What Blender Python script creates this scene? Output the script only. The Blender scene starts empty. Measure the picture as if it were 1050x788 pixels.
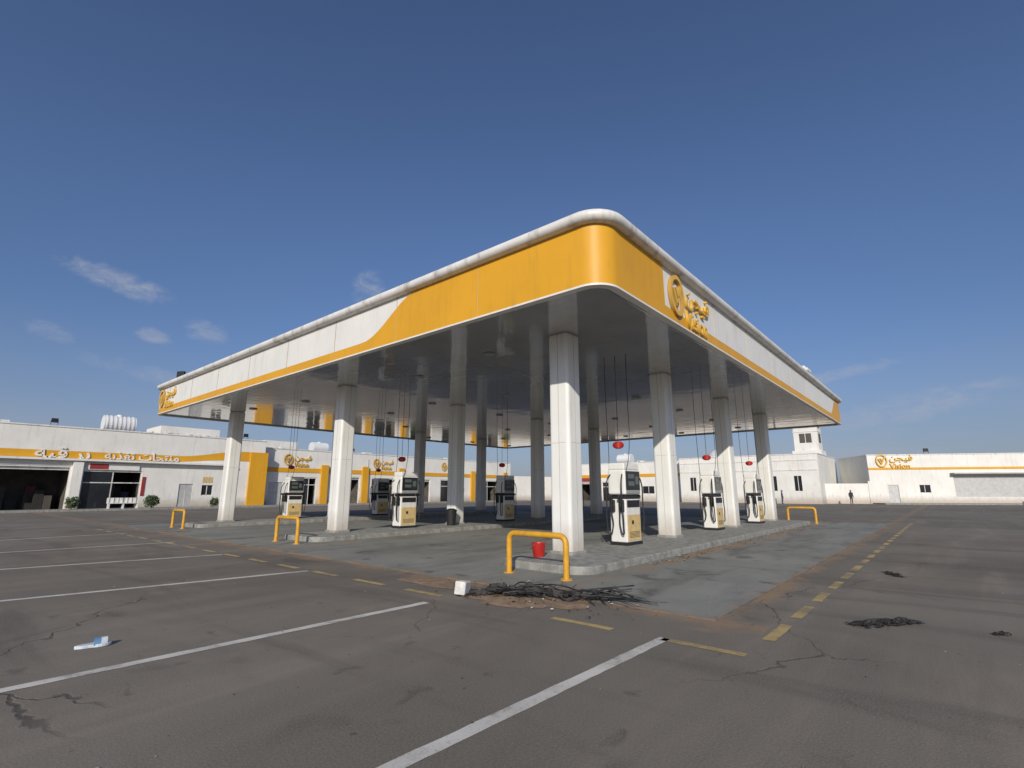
import bpy, bmesh, math, random
from mathutils import Vector, Matrix, noise
random.seed(7)
scene=bpy.context.scene
rad=math.radians

# ------------------------------------------------------------------ helpers
def link(o,parent=None):
    scene.collection.objects.link(o)
    if parent is not None: o.parent=parent
    return o
def empty(name,loc=(0,0,0),rz=0):
    e=bpy.data.objects.new(name,None); e.location=loc; e.rotation_euler=(0,0,rz)
    e.empty_display_size=.3
    return link(e)
class MB:
    def __init__(s): s.v=[];s.f=[];s.m=[]
    def poly(s,pts,m=0):
        n=len(s.v); s.v+= [tuple(p) for p in pts]; s.f.append(tuple(range(n,n+len(pts)))); s.m.append(m)
    def box(s,x0,x1,y0,y1,z0,z1,m=0):
        n=len(s.v)
        s.v+=[(x0,y0,z0),(x1,y0,z0),(x1,y1,z0),(x0,y1,z0),(x0,y0,z1),(x1,y0,z1),(x1,y1,z1),(x0,y1,z1)]
        for q in [(0,3,2,1),(4,5,6,7),(0,1,5,4),(1,2,6,5),(2,3,7,6),(3,0,4,7)]:
            s.f.append(tuple(n+i for i in q)); s.m.append(m)
    def cyl(s,cx,cy,z0,z1,r0,r1=None,n=20,m=0,axis='z'):
        if r1 is None:r1=r0
        b=len(s.v)
        for (z,r) in ((z0,r0),(z1,r1)):
            for i in range(n):
                t=2*math.pi*i/n
                p=(cx+r*math.cos(t),cy+r*math.sin(t),z)
                if axis=='x': p=(z,cx+r*math.cos(t),cy+r*math.sin(t))
                if axis=='y': p=(cx+r*math.cos(t),z,cy+r*math.sin(t))
                s.v.append(p)
        for i in range(n):
            j=(i+1)%n
            s.f.append((b+i,b+j,b+n+j,b+n+i)); s.m.append(m)
        s.f.append(tuple(b+i for i in reversed(range(n)))); s.m.append(m)
        s.f.append(tuple(b+n+i for i in range(n))); s.m.append(m)
    def prism(s,pts,z0,z1,m=0):
        n=len(pts);b=len(s.v)
        s.v+=[(p[0],p[1],z0) for p in pts]+[(p[0],p[1],z1) for p in pts]
        s.f.append(tuple(b+i for i in reversed(range(n))));s.m.append(m)
        s.f.append(tuple(b+n+i for i in range(n)));s.m.append(m)
        for i in range(n):
            j=(i+1)%n
            s.f.append((b+i,b+j,b+n+j,b+n+i));s.m.append(m)
    def obj(s,name,mats,parent=None,bevel=0,smooth=False,loc=(0,0,0),rz=0,seg=2):
        me=bpy.data.meshes.new(name); me.from_pydata(s.v,[],s.f)
        if not isinstance(mats,(list,tuple)): mats=[mats]
        for m in mats: me.materials.append(m)
        for p,i in zip(me.polygons,s.m): p.material_index=i; p.use_smooth=smooth
        bm=bmesh.new(); bm.from_mesh(me); bmesh.ops.recalc_face_normals(bm,faces=bm.faces); bm.to_mesh(me); bm.free()
        o=bpy.data.objects.new(name,me); o.location=loc; o.rotation_euler=(0,0,rz)
        link(o,parent)
        if bevel:
            b=o.modifiers.new('bevel','BEVEL'); b.width=bevel; b.segments=seg; b.limit_method='ANGLE'; b.angle_limit=rad(35)
            b.harden_normals=False
        return o
def tube(name,pts,r,mat,parent=None,cyclic=False,res=3):
    cu=bpy.data.curves.new(name,'CURVE'); cu.dimensions='3D'; cu.bevel_depth=r; cu.bevel_resolution=res
    sp=cu.splines.new('BEZIER'); sp.bezier_points.add(len(pts)-1)
    for bp,p in zip(sp.bezier_points,pts):
        bp.co=p; bp.handle_left_type='AUTO'; bp.handle_right_type='AUTO'
    sp.use_cyclic_u=cyclic; cu.resolution_u=8; cu.use_fill_caps=True
    cu.materials.append(mat)
    o=bpy.data.objects.new(name,cu); return link(o,parent)

class NT:
    def __init__(s,tree): s.t=tree
    def n(s,typ,**kw):
        nd=s.t.nodes.new(typ)
        for k,v in kw.items(): setattr(nd,k,v)
        return nd
    def l(s,a,b): s.t.links.new(a,b)
    def put(s,v,inp):
        if hasattr(v,'is_linked') or hasattr(v,'links'): s.l(v,inp)
        else: inp.default_value=v
    def math(s,op,a,b=0.0,c=None,clamp=False):
        nd=s.t.nodes.new('ShaderNodeMath'); nd.operation=op; nd.use_clamp=clamp
        s.put(a,nd.inputs[0]); s.put(b,nd.inputs[1])
        if c is not None: s.put(c,nd.inputs[2])
        return nd.outputs[0]
    def dot(s,vec,v):
        nd=s.t.nodes.new('ShaderNodeVectorMath'); nd.operation='DOT_PRODUCT'; s.l(vec,nd.inputs[0]); nd.inputs[1].default_value=v
        return nd.outputs['Value']
    def mix(s,f,a,b,blend='MIX'):
        nd=s.t.nodes.new('ShaderNodeMix'); nd.data_type='RGBA'; nd.blend_type=blend
        s.put(f,nd.inputs[0])
        for v,i in ((a,6),(b,7)):
            if isinstance(v,(tuple,list)): v=tuple(v)+(1,) if len(v)==3 else v
            s.put(v,nd.inputs[i])
        return nd.outputs[2]
    def noise(s,vec,scale,detail=4,rough=.55,dist=0):
        nd=s.t.nodes.new('ShaderNodeTexNoise'); s.l(vec,nd.inputs['Vector'])
        nd.inputs['Scale'].default_value=scale; nd.inputs['Detail'].default_value=detail
        nd.inputs['Roughness'].default_value=rough; nd.inputs['Distortion'].default_value=dist
        return nd.outputs['Fac']
    def ramp(s,v,a,b,lo=0.,hi=1.):
        nd=s.t.nodes.new('ShaderNodeMapRange'); nd.clamp=True
        s.put(v,nd.inputs[0]); nd.inputs[1].default_value=a; nd.inputs[2].default_value=b
        nd.inputs[3].default_value=lo; nd.inputs[4].default_value=hi
        nd.interpolation_type='SMOOTHSTEP'
        return nd.outputs[0]
    def scalev(s,vec,v):
        nd=s.t.nodes.new('ShaderNodeVectorMath'); nd.operation='MULTIPLY'; s.l(vec,nd.inputs[0]); nd.inputs[1].default_value=v
        return nd.outputs[0]
def newmat(name):
    m=bpy.data.materials.new(name); m.use_nodes=True
    nt=NT(m.node_tree); b=m.node_tree.nodes['Principled BSDF']
    tc=nt.n('ShaderNodeTexCoord')
    return m,nt,b,tc.outputs['Object']
def mat(name,col,rough=.5,metal=0,var=.12,vs=3.,bump=0,bs=40,dirt=None,spec=.5,coat=0,foot=None):
    m,nt,b,oc=newmat(name)
    nz=nt.noise(oc,vs,5,.6)
    c=nt.mix(nt.ramp(nz,.3,.7),tuple(x*(1-var) for x in col),tuple(min(1,x*(1+var*.6)) for x in col))
    if dirt:
        st=nt.noise(nt.scalev(oc,(2.2,2.2,.35)),1.5,6,.65)
        c=nt.mix(nt.math('MULTIPLY',nt.ramp(st,.5,.75),dirt[1]),c,dirt[0])
    if foot:
        sx=nt.n('ShaderNodeSeparateXYZ'); nt.l(oc,sx.inputs[0])
        h=nt.math('ADD',sx.outputs[2],nt.math('MULTIPLY',nt.noise(oc,2.5,5,.65),-.7*foot[1]))
        c=nt.mix(nt.ramp(h,-.3*foot[1],.7*foot[1],foot[2],0),c,foot[0])
    nt.l(c,b.inputs['Base Color'])
    b.inputs['Roughness'].default_value=rough; b.inputs['Metallic'].default_value=metal
    b.inputs['Specular IOR Level'].default_value=spec
    b.inputs['Coat Weight'].default_value=coat
    if bump:
        bp=nt.n('ShaderNodeBump'); bp.inputs['Strength'].default_value=bump; bp.inputs['Distance'].default_value=.01
        nt.l(nt.noise(oc,bs,4),bp.inputs['Height']); nt.l(bp.outputs[0],b.inputs['Normal'])
    return m

# ------------------------------------------------------------------ materials
M={}
M['yellow']=mat('yellow_cladding',(.66,.335,.022),.48,var=.06,vs=.5,dirt=((.40,.23,.05),.35),spec=.35)
M['yellow2']=mat('yellow_paint',(.62,.32,.025),.45,var=.12,vs=6,dirt=((.25,.15,.05),.7))
M['white']=mat('white_cladding',(.72,.71,.67),.42,var=.05,vs=.6,dirt=((.48,.44,.37),.45),spec=.4)
M['col']=mat('column_cladding',(.76,.76,.73),.34,var=.04,vs=.8,dirt=((.52,.49,.43),.4),foot=((.38,.32,.25),1.0,.7))
M['rim']=mat('rim_white',(.70,.69,.66),.5,var=.1,vs=1.5,dirt=((.28,.25,.21),.8))
M['wall']=mat('plaster_white',(.72,.71,.67),.85,var=.07,vs=.4,bump=.2,bs=8,dirt=((.46,.41,.34),.5),foot=((.36,.29,.22),1.2,.75))
M['wall2']=mat('plaster_grey',(.48,.47,.45),.85,var=.1,vs=.4)
M['joint']=mat('joint_sealant',(.42,.38,.3),.7,var=.1)
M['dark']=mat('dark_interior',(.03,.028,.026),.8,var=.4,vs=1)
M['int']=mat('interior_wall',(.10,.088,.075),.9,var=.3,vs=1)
M['black']=mat('black_rubber',(.018,.018,.02),.5,var=.2,vs=10)
M['gold']=mat('gold_letter',(.70,.42,.06),.4,var=.06)
M['goldside']=mat('gold_letter_dark',(.45,.26,.05),.4,var=.06)
M['red']=mat('red_plastic',(.42,.02,.015),.4,var=.15)
M['redsign']=mat('red_sign',(.30,.03,.03),.6,var=.2)
M['redgoods']=mat('goods_red',(.13,.03,.025),.6,var=.3)
M['bluegoods']=mat('goods_blue',(.03,.05,.09),.6,var=.3)
M['tangoods']=mat('goods_tan',(.2,.16,.1),.7,var=.3)
M['metal']=mat('grey_metal',(.35,.35,.35),.4,metal=.6,var=.15)
M['steel']=mat('shutter_steel',(.50,.50,.49),.45,metal=.2,var=.1)
M['glass']=mat('display_glass',(.02,.022,.026),.08,var=.1)
M['lcd']=mat('lcd_panel',(.10,.12,.11),.2,var=.1)
M['lens']=mat('light_lens',(.35,.35,.33),.3,var=.1)
M['cream']=mat('dispenser_white',(.75,.745,.71),.35,var=.05,dirt=((.40,.35,.28),.6))
M['headg']=mat('dispenser_grey',(.30,.31,.31),.4,var=.08,dirt=((.2,.18,.15),.4))
M['disp_y']=mat('dispenser_yellow',(.62,.46,.20),.45,var=.1,vs=5,dirt=((.40,.31,.2),.7))
M['kerb']=mat('kerb_concrete',(.27,.27,.25),.9,var=.28,vs=5,bump=.6,bs=25,dirt=((.12,.10,.085),.7))
M['tank']=mat('tank_white',(.66,.67,.68),.5,var=.05)
M['skin']=mat('skin',(.25,.13,.08),.6)
M['cloth_d']=mat('cloth_dark',(.03,.03,.04),.9)
M['cloth_b']=mat('cloth_blue',(.06,.09,.16),.9)
M['leaf']=mat('leaf',(.045,.08,.025),.6,var=.5,vs=6)
M['pot']=mat('clay_pot',(.3,.14,.08),.8)
M['slip']=mat('slipper_foam',(.55,.60,.66),.6,var=.15,vs=20)
M['slipb']=mat('slipper_strap',(.1,.22,.38),.5)
M['card']=mat('charred_card',(.022,.02,.018),.7,var=.5,vs=12,bump=.5)
M['paper']=mat('foam_block',(.62,.61,.58),.8,var=.2,vs=8,bump=.4)

def ground_sand():
    m,nt,b,oc=newmat('desert_sand')
    n1=nt.noise(oc,.02,6,.6)
    c=nt.mix(nt.ramp(n1,.35,.65),(.22,.16,.11),(.33,.25,.18))
    nt.l(c,b.inputs['Base Color']); b.inputs['Roughness'].default_value=.95
    return m
def asphalt():
    m,nt,b,oc=newmat('asphalt')
    big=nt.noise(oc,.14,5,.6,.6); mid=nt.noise(oc,.8,6,.65,.3); fine=nt.noise(oc,55,3,.7); grain=nt.noise(oc,150,2,.6)
    c=nt.mix(nt.ramp(big,.34,.66),(.122,.108,.090),(.205,.184,.155))
    c=nt.mix(nt.ramp(mid,.3,.72,0,.6),c,(.168,.150,.127))
    st=nt.noise(nt.scalev(oc,(.16,1.3,1)),.9,6,.6,.4)
    c=nt.mix(nt.math('MULTIPLY',nt.ramp(st,.46,.76),.7),c,(.275,.238,.192))
    st2=nt.noise(nt.scalev(oc,(1.1,.16,1)),.8,5,.6,.7)
    c=nt.mix(nt.math('MULTIPLY',nt.ramp(st2,.50,.70),.65),c,(.092,.082,.071))
    s=nt.noise(oc,.42,4,.55,1.2)
    c=nt.mix(nt.math('MULTIPLY',nt.ramp(s,.60,.72),.6),c,(.07,.063,.055))
    s2=nt.noise(oc,2.3,3,.55,.5)
    c=nt.mix(nt.math('MULTIPLY',nt.ramp(s2,.66,.74),.55),c,(.062,.056,.05))
    s3=nt.noise(oc,7,2,.5)
    c=nt.mix(nt.math('MULTIPLY',nt.ramp(s3,.73,.77),.7),c,(.055,.05,.045))
    c=nt.mix(nt.ramp(fine,.35,.75,0,.55),c,(.265,.243,.21))
    c=nt.mix(nt.ramp(grain,.52,.75,0,.65),c,(.055,.05,.045))
    vo=nt.n('ShaderNodeTexVoronoi',feature='DISTANCE_TO_EDGE'); vo.inputs['Scale'].default_value=.19
    wv=nt.n('ShaderNodeTexNoise'); nt.l(oc,wv.inputs['Vector']); wv.inputs['Scale'].default_value=1.2; wv.inputs['Detail'].default_value=7
    va=nt.n('ShaderNodeVectorMath',operation='MULTIPLY_ADD'); nt.l(wv.outputs['Color'],va.inputs[0]); va.inputs[1].default_value=(1.1,1.1,0); nt.l(oc,va.inputs[2])
    nt.l(va.outputs[0],vo.inputs['Vector'])
    cr=nt.ramp(vo.outputs['Distance'],.0006,.0035,1,0)
    cr=nt.math('MULTIPLY',cr,nt.ramp(nt.noise(oc,.16,2),.5,.62))
    c=nt.mix(nt.math('MULTIPLY',cr,.6),c,(.04,.036,.032))
    sx=nt.n('ShaderNodeSeparateXYZ'); nt.l(oc,sx.inputs[0]); X=sx.outputs[0]; Y=sx.outputs[1]
    d1=nt.math('ABSOLUTE',nt.math('ADD',X,1.0)); d2=nt.math('ABSOLUTE',nt.math('ADD',Y,2.2))
    in1=nt.math('MULTIPLY',nt.ramp(d1,0,.9,1,0),nt.math('GREATER_THAN',Y,-2.8))
    in2=nt.math('MULTIPLY',nt.ramp(d2,0,.75,1,0),nt.math('GREATER_THAN',X,-1.6))
    near=nt.math('MAXIMUM',in1,in2)
    sn=nt.noise(oc,1.1,7,.7)
    sm=nt.ramp(nt.math('ADD',nt.math('MULTIPLY',near,.42),sn),.76,1.0)
    c=nt.mix(nt.math('MULTIPLY',sm,.75),c,(.30,.205,.13))
    sn2=nt.noise(oc,.3,7,.7)
    c=nt.mix(nt.math('MULTIPLY',nt.ramp(sn2,.54,.73),.45),c,(.275,.222,.165))
    nt.l(c,b.inputs['Base Color'])
    nt.l(nt.ramp(mid,.3,.7,.8,.98),b.inputs['Roughness'])
    b.inputs['Specular IOR Level'].default_value=.15
    bp=nt.n('ShaderNodeBump'); bp.inputs['Strength'].default_value=.6; bp.inputs['Distance'].default_value=.006
    h=nt.math('ADD',fine,nt.math('MULTIPLY',cr,-1.5)); nt.l(h,bp.inputs['Height']); nt.l(bp.outputs[0],b.inputs['Normal'])
    return m
def concrete():
    m,nt,b,oc=newmat('slab_concrete')
    big=nt.noise(oc,.25,5,.6,.5); mid=nt.noise(oc,1.6,6,.65,.3); fine=nt.noise(oc,45,3,.6)
    c=nt.mix(nt.ramp(big,.3,.7),(.182,.186,.168),(.26,.26,.236))
    c=nt.mix(nt.ramp(mid,.35,.75,0,.6),c,(.285,.28,.25))
    s=nt.noise(nt.scalev(oc,(.25,1.2,1)),.9,5,.6,.8)
    c=nt.mix(nt.math('MULTIPLY',nt.ramp(s,.48,.70),.65),c,(.115,.114,.103))
    s2=nt.noise(oc,1.1,4,.55,.8)
    c=nt.mix(nt.math('MULTIPLY',nt.ramp(s2,.58,.68),.6),c,(.08,.076,.068))
    s4=nt.noise(oc,5,3,.5)
    c=nt.mix(nt.math('MULTIPLY',nt.ramp(s4,.68,.73),.6),c,(.06,.056,.05))
    c=nt.mix(nt.ramp(fine,.5,.8,0,.35),c,(.12,.113,.1))
    sx=nt.n('ShaderNodeSeparateXYZ'); nt.l(oc,sx.inputs[0]); X=sx.outputs[0]; Y=sx.outputs[1]
    jx=nt.math('PINGPONG',nt.math('ADD',X,1.0),2.5); jy=nt.math('PINGPONG',nt.math('ADD',Y,2.2),1.7)
    j=nt.math('MAXIMUM',nt.ramp(jx,.006,.02,1,0),nt.ramp(jy,.006,.02,1,0))
    c=nt.mix(nt.math('MULTIPLY',j,.6),c,(.06,.057,.05))
    dk=nt.math('PINGPONG',nt.math('SUBTRACT',Y,.45),5.0)
    nearp=nt.ramp(dk,0,.8,1,0)
    e1=nt.ramp(nt.math('ADD',X,1.0),0,.45,1,0); e2=nt.ramp(nt.math('ADD',Y,2.2),0,.4,1,0)
    near=nt.math('MAXIMUM',nearp,nt.math('MAXIMUM',e1,e2))
    sn=nt.noise(oc,1.4,7,.7)
    sm=nt.ramp(nt.math('ADD',nt.math('MULTIPLY',near,.3),sn),.72,.92)
    c=nt.mix(nt.math('MULTIPLY',sm,.8),c,(.30,.185,.105))
    nt.l(c,b.inputs['Base Color']); nt.l(nt.ramp(mid,.3,.7,.65,.9),b.inputs['Roughness'])
    b.inputs['Specular IOR Level'].default_value=.3
    bp=nt.n('ShaderNodeBump'); bp.inputs['Strength'].default_value=.4; bp.inputs['Distance'].default_value=.005
    nt.l(nt.math('ADD',fine,nt.math('MULTIPLY',j,-2.)),bp.inputs['Height']); nt.l(bp.outputs[0],b.inputs['Normal'])
    return m
def paint(name,col,under,wear=.0):
    m,nt,b,oc=newmat(name)
    n1=nt.noise(oc,9,8,.75); n2=nt.noise(oc,1.3,4,.6); n3=nt.noise(oc,70,2,.6)
    w=nt.ramp(nt.math('ADD',nt.math('MULTIPLY',n1,.6),nt.math('MULTIPLY',n2,.5)),.56-wear,.72-wear)
    w=nt.math('MAXIMUM',nt.math('MULTIPLY',w,.78),nt.ramp(n3,.58,.75,0,.75))
    c=nt.mix(nt.ramp(n2,.3,.7),col,tuple(x*.78 for x in col))
    c=nt.mix(w,c,under)
    nt.l(c,b.inputs['Base Color']); b.inputs['Roughness'].default_value=.8
    return m
def ceiling():
    m,nt,b,oc=newmat('ceiling_panel_gloss')
    sx=nt.n('ShaderNodeSeparateXYZ'); nt.l(oc,sx.inputs[0]); X=sx.outputs[0]; Y=sx.outputs[1]
    jx=nt.ramp(nt.math('PINGPONG',X,.15),.003,.008,1,0)
    jy=nt.ramp(nt.math('PINGPONG',Y,3.0),.008,.02,1,0)
    j=nt.math('MAXIMUM',nt.math('MULTIPLY',jx,.35),jy)
    n=nt.noise(oc,.7,5,.6)
    c=nt.mix(nt.ramp(n,.3,.7),(.46,.455,.44),(.55,.545,.53))
    c=nt.mix(nt.math('MULTIPLY',j,.5),c,(.15,.15,.15))
    nt.l(c,b.inputs['Base Color'])
    b.inputs['Roughness'].default_value=.10; b.inputs['Metallic'].default_value=.15
    b.inputs['Coat Weight'].default_value=1.; b.inputs['Coat Roughness'].default_value=.03; b.inputs['Coat IOR'].default_value=1.7
    bp=nt.n('ShaderNodeBump'); bp.inputs['Strength'].default_value=.4; bp.inputs['Distance'].default_value=.02
    h=nt.math('ADD',nt.math('MULTIPLY',nt.noise(nt.scalev(oc,(1.6,.9,1)),.9,3,.5),1.0),nt.math('MULTIPLY',j,-.12))
    nt.l(h,bp.inputs['Height']); nt.l(bp.outputs[0],b.inputs['Normal']); nt.l(bp.outputs[0],b.inputs['Coat Normal'])
    return m
def drift():
    m,nt,b,oc=newmat('sand_drift')
    c=nt.mix(nt.ramp(nt.noise(oc,4,6,.7),.35,.65),(.18,.128,.088),(.31,.21,.13))
    c=nt.mix(nt.ramp(nt.noise(oc,50,3,.7),.55,.75,0,.7),c,(.07,.055,.045))
    nt.l(c,b.inputs['Base Color']); b.inputs['Roughness'].default_value=.95
    return m
M['drift']=drift()
M['sand']=ground_sand(); M['asphalt']=asphalt(); M['conc']=concrete(); M['ceil']=ceiling()
M['pw']=paint('road_paint_white',(.62,.60,.55),(.18,.16,.135))
M['py']=paint('road_paint_yellow',(.46,.34,.14),(.18,.155,.12),.05)

# ------------------------------------------------------------------ ground
g=MB(); g.poly([(-3000,-3000,-.03),(3000,-3000,-.03),(3000,3000,-.03),(-3000,3000,-.03)]); g.obj('desert_ground',M['sand'])
g=MB(); g.poly([(-45,-75,0),(110,-75,0),(110,62,0),(-45,62,0)]); g.obj('asphalt_road',M['asphalt'])
g=MB(); g.box(-1.0,24.5,-2.2,25.5,-.02,.012); g.obj('concrete_pavement',M['conc'])

def line(b,p,q,w,m=0):
    p=Vector(p);q=Vector(q);d=(q-p).normalized();n=Vector((-d.y,d.x))*w/2
    k=max(2,int((q-p).length/.12)); prev=None
    for i in range(k+1):
        c=p+(q-p)*i/k
        a=c+n*(1+random.uniform(-.08,.08)); e=c-n*(1+random.uniform(-.08,.08))
        if prev: b.poly([(prev[1].x,prev[1].y,.004),(e.x,e.y,.004),(a.x,a.y,.004),(prev[0].x,prev[0].y,.004)],m)
        prev=(a,e)
b=MB()
for p,q in [((-8.6,-1.86),(-2.15,-2.03)),((-9,1.5),(-2.65,1.42)),((-9,6.7),(-2.25,5.6)),((-9,11.2),(-2.28,9.9)),((-9,15.0),(-1.95,14.6)),((-9,19.2),(-1.95,20.1)),
            ((-9,-5.6),(-2.2,-5.8))]:
    line(b,p,q,.13)
for k in range(6):
    line(b,(8+k*4.5,-22),(8+k*4.5,-27),.12)
b.obj('parking_lines',M['pw'])
b=MB()
y=-2.9
while y<24:
    if not (-.5<y+.3<1.5): line(b,(-2.2,y),(-2.2,y+.88),.12)
    y+=1.5
x=-1.5
while x<26:
    line(b,(x,-2.93),(x+.85,-2.93),.13)
    x+=1.32
b.obj('lane_marking',M['py'])

# ------------------------------------------------------------------ canopy
SA=27.8; Y0=-.25; SB=26.3; ZB=5.5; ZT=6.75; RC=.5
def rpath(step=.3):
    out=[]
    def seg(p,q,n,side,f):
        L=math.dist(p,q); k=int(L/step)
        for i in range(k):
            t=i/k; x=p[0]+(q[0]-p[0])*t; y=p[1]+(q[1]-p[1])*t
            out.append((x,y,n[0],n[1],side,f(x,y)))
    def arc(c,a0,side):
        for i in range(12):
            a=a0+math.pi/2*i/12
            out.append((c[0]+RC*math.cos(a),c[1]+RC*math.sin(a),math.cos(a),math.sin(a),side,0))
    seg((0,SB-RC),(0,Y0+RC),(-1,0),'L',lambda x,y:y); arc((RC,Y0+RC),math.pi,'c0')
    seg((RC,Y0),(SA-RC,Y0),(0,-1),'R',lambda x,y:x); arc((SA-RC,Y0+RC),1.5*math.pi,'c1')
    seg((SA,Y0+RC),(SA,SB-RC),(1,0),'B',lambda x,y:y); arc((SA-RC,SB-RC),0,'c2')
    seg((SA-RC,SB),(RC,SB),(0,1),'T',lambda x,y:x); arc((RC,SB-RC),math.pi/2,'c3')
    return out
P=rpath()
def sweep(prof,name,matl,parent,closed=True,smooth=True):
    b=MB(); n=len(P);m=len(prof)
    for (x,y,nx,ny,_,_) in P:
        for (o,z) in prof: b.v.append((x+nx*o,y+ny*o,z))
    for i in range(n):
        j=(i+1)%n
        for k in range(m if closed else m-1):
            l=(k+1)%m
            b.f.append((i*m+k,j*m+k,j*m+l,i*m+l)); b.m.append(0)
    return b.obj(name,matl,parent,smooth=smooth)
can=empty('fuel_station_canopy')
def outline(o,z): return [(x+nx*o,y+ny*o,z) for (x,y,nx,ny,_,_) in P]
c=MB(); c.poly(outline(-.05,ZB+.02)); c.obj('ceiling',M['ceil'],can)
c=MB(); c.poly(outline(-.1,ZT+.05)); c.obj('roof_deck',M['wall2'],can)
sweep([(0,ZB),(0,ZT),(-.12,ZT),(-.12,ZB)],'fascia',M['white'],can,smooth=False)
sweep([(.03,ZB-.04),(.03,ZB),(-.14,ZB),(-.14,ZB-.04)],'bottom_trim',M['white'],can,smooth=False)
pr=[]
for i in range(14):
    a=-math.pi/2+math.pi*i/13; pr.append((.07+.14*math.cos(a),ZT+.13+.13*math.sin(a)))
pr+=[(-.16,ZT+.26),(-.16,ZT)]
sweep(pr,'top_rim',M['rim'],can)
def sm(t): t=max(0,min(1,t)); return t*t*(3-2*t)
ST=.27
def ytop(side,cd):
    H=ZT-ZB
    if side=='c0': return H
    if side=='L':
        if cd<5.3: return H
        t=(cd-5.3)/2.4
        if t<1: return ST+(H-ST)*(1-sm(t))**1.15
        return ST
    if side=='R':
        if cd<2.72: return H
        if cd>24.2: return ST+(H-ST)*sm((cd-24.2)/2.2)
        return ST
    if side=='c1': return H
    if side=='B': return ST+(H-ST)*(1-sm((cd-4)/2.5))
    return ST
PP=[]
for i,q in enumerate(P):
    PP.append(q)
    if q[4]=='R' and q[5]<2.70 and P[i+1][5]>=2.70:
        PP.append((2.70,Y0,0,-1,'R',2.70)); PP.append((2.721,Y0,0,-1,'R',2.73))
b=MB(); n=len(PP)
for (x,y,nx,ny,sd,cd) in PP:
    for z in (ZB+.002, ZB+ytop(sd,cd)-.004): b.v.append((x+nx*.014,y+ny*.014,z))
for i in range(n):
    j=(i+1)%n; b.f.append((2*i,2*j,2*j+1,2*i+1)); b.m.append(0)
b.obj('yellow_band',M['yellow'],can,smooth=True)
b=MB()
for k in range(1,9):
    t=k*3.05
    b.box(-.017,-.001,t-.004,t+.004,ZB+.01,ZT)
    if k>1: b.box(t-.004,t+.004,Y0-.017,Y0-.001,ZB+.01,ZT)
b.obj('panel_joints',M['joint'],can)
b=MB(); b.box(8,10,20,21.4,ZT+.05,ZT+.5); b.obj('roof_box',M['metal'],can,bevel=.03)
CA=[2.5,8.3,14.4,20.4]; CB=[2.4,12.4,22.4]
for bb in CB:
    for aa in CA:
        c=MB(); w=.29
        c.box(-w,w,-w,w,.14,ZB+.03)
        c.obj('column',M['col'],can,bevel=.085,loc=(aa,bb,0),seg=5,smooth=False)
        c=MB()
        for z in (2.75,):
            c.box(-w-.002,w+.002,-w+.09,w-.09,z-.004,z+.004); c.box(-w+.09,w-.09,-w-.002,w+.002,z-.004,z+.004)
        c.box(-w-.003,-w+.01,-.006,.006,.25,ZB); c.box(-.006,.006,-w-.003,-w+.01,.25,ZB)
        c.obj('column_joint',M['joint'],can,loc=(aa,bb,0))
        c=MB(); c.box(-w-.03,w+.03,-w-.03,w+.03,.13,.24); c.obj('column_base_trim',M['kerb'],can,bevel=.03,loc=(aa,bb,0))
c=MB();c2=MB()
for i in range(6):
    for j in range(6):
        x=2.5+i*4.6+(.6 if j%2 else 0); y=5.0+j*3.9
        c.cyl(x,y,ZB-.02,ZB+.01,.18,n=20); c2.cyl(x,y,ZB-.026,ZB-.019,.14,n=20)
c.obj('ceiling_light_rings',M['metal'],can); c2.obj('ceiling_light_lenses',M['lens'],can)

def text(body,size,m,parent,loc,rot,ext=.03,sx=1,off=.012):
    cu=bpy.data.curves.new('letters','FONT'); cu.body=body; cu.size=size; cu.extrude=ext; cu.offset=size*off
    cu.align_x='LEFT'; cu.materials.append(m)
    o=bpy.data.objects.new('letters',cu); o.location=loc; o.rotation_euler=rot; o.scale=(sx,1,1)
    return link(o,parent)
def logo(parent,loc,rz,s=1,m=None):
    m=m or M['gold']
    e=bpy.data.objects.new('logo_sign',None); e.location=loc; e.rotation_euler=(0,0,rz); e.scale=(s,s,s); link(e,parent)
    b=MB(); N=48
    for i in range(N):
        a0=2*math.pi*i/N;a1=2*math.pi*(i+1)/N
        def p(r,a,y): return (.42+r*math.cos(a)*.9,y,.66+r*math.sin(a)*1.12)
        ro,ri=.43,.34
        b.poly([p(ri,a0,-.07),p(ro,a0,-.07),p(ro,a1,-.07),p(ri,a1,-.07)])
        b.poly([p(ro,a0,0),p(ro,a1,0),p(ro,a1,-.07),p(ro,a0,-.07)],1)
        b.poly([p(ri,a0,0),p(ri,a0,-.07),p(ri,a1,-.07),p(ri,a1,0)],1)
    for seg in [((.22,.80),(.41,.42)),((.41,.42),(.66,.96)),((.36,.84),(.48,.62))]:
        (x0,z0),(x1,z1)=seg; dx,dz=x1-x0,z1-z0; L=math.hypot(dx,dz); nx,nz=-dz/L*.04,dx/L*.04
        q=[(x0+nx,z0+nz),(x1+nx,z1+nz),(x1-nx,z1-nz),(x0-nx,z0-nz)]
        b.poly([(x,-.065,z) for x,z in q]); 
        for k in range(4):
            u,v=q[k],q[(k+1)%4]; b.poly([(u[0],-.065,u[1]),(v[0],-.065,v[1]),(v[0],0,v[1]),(u[0],0,u[1])],1)
    b.obj('emblem',[m,M['goldside']],e)
    text('\uFEE6\uFEA0\uFEF4\uFED3',.60,m,e,(.93,-.03,.66),(rad(90),0,0),.03,1.2,.008)
    text('Vision',.54,m,e,(.93,-.03,.08),(rad(90),0,0),.03,1.0,.008)
    return e
logo(can,(2.9,Y0-.015,ZB-.02),0,1.05)
logo(can,(-.015,SB-.5,ZB+.1),rad(-90),.95)

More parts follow.
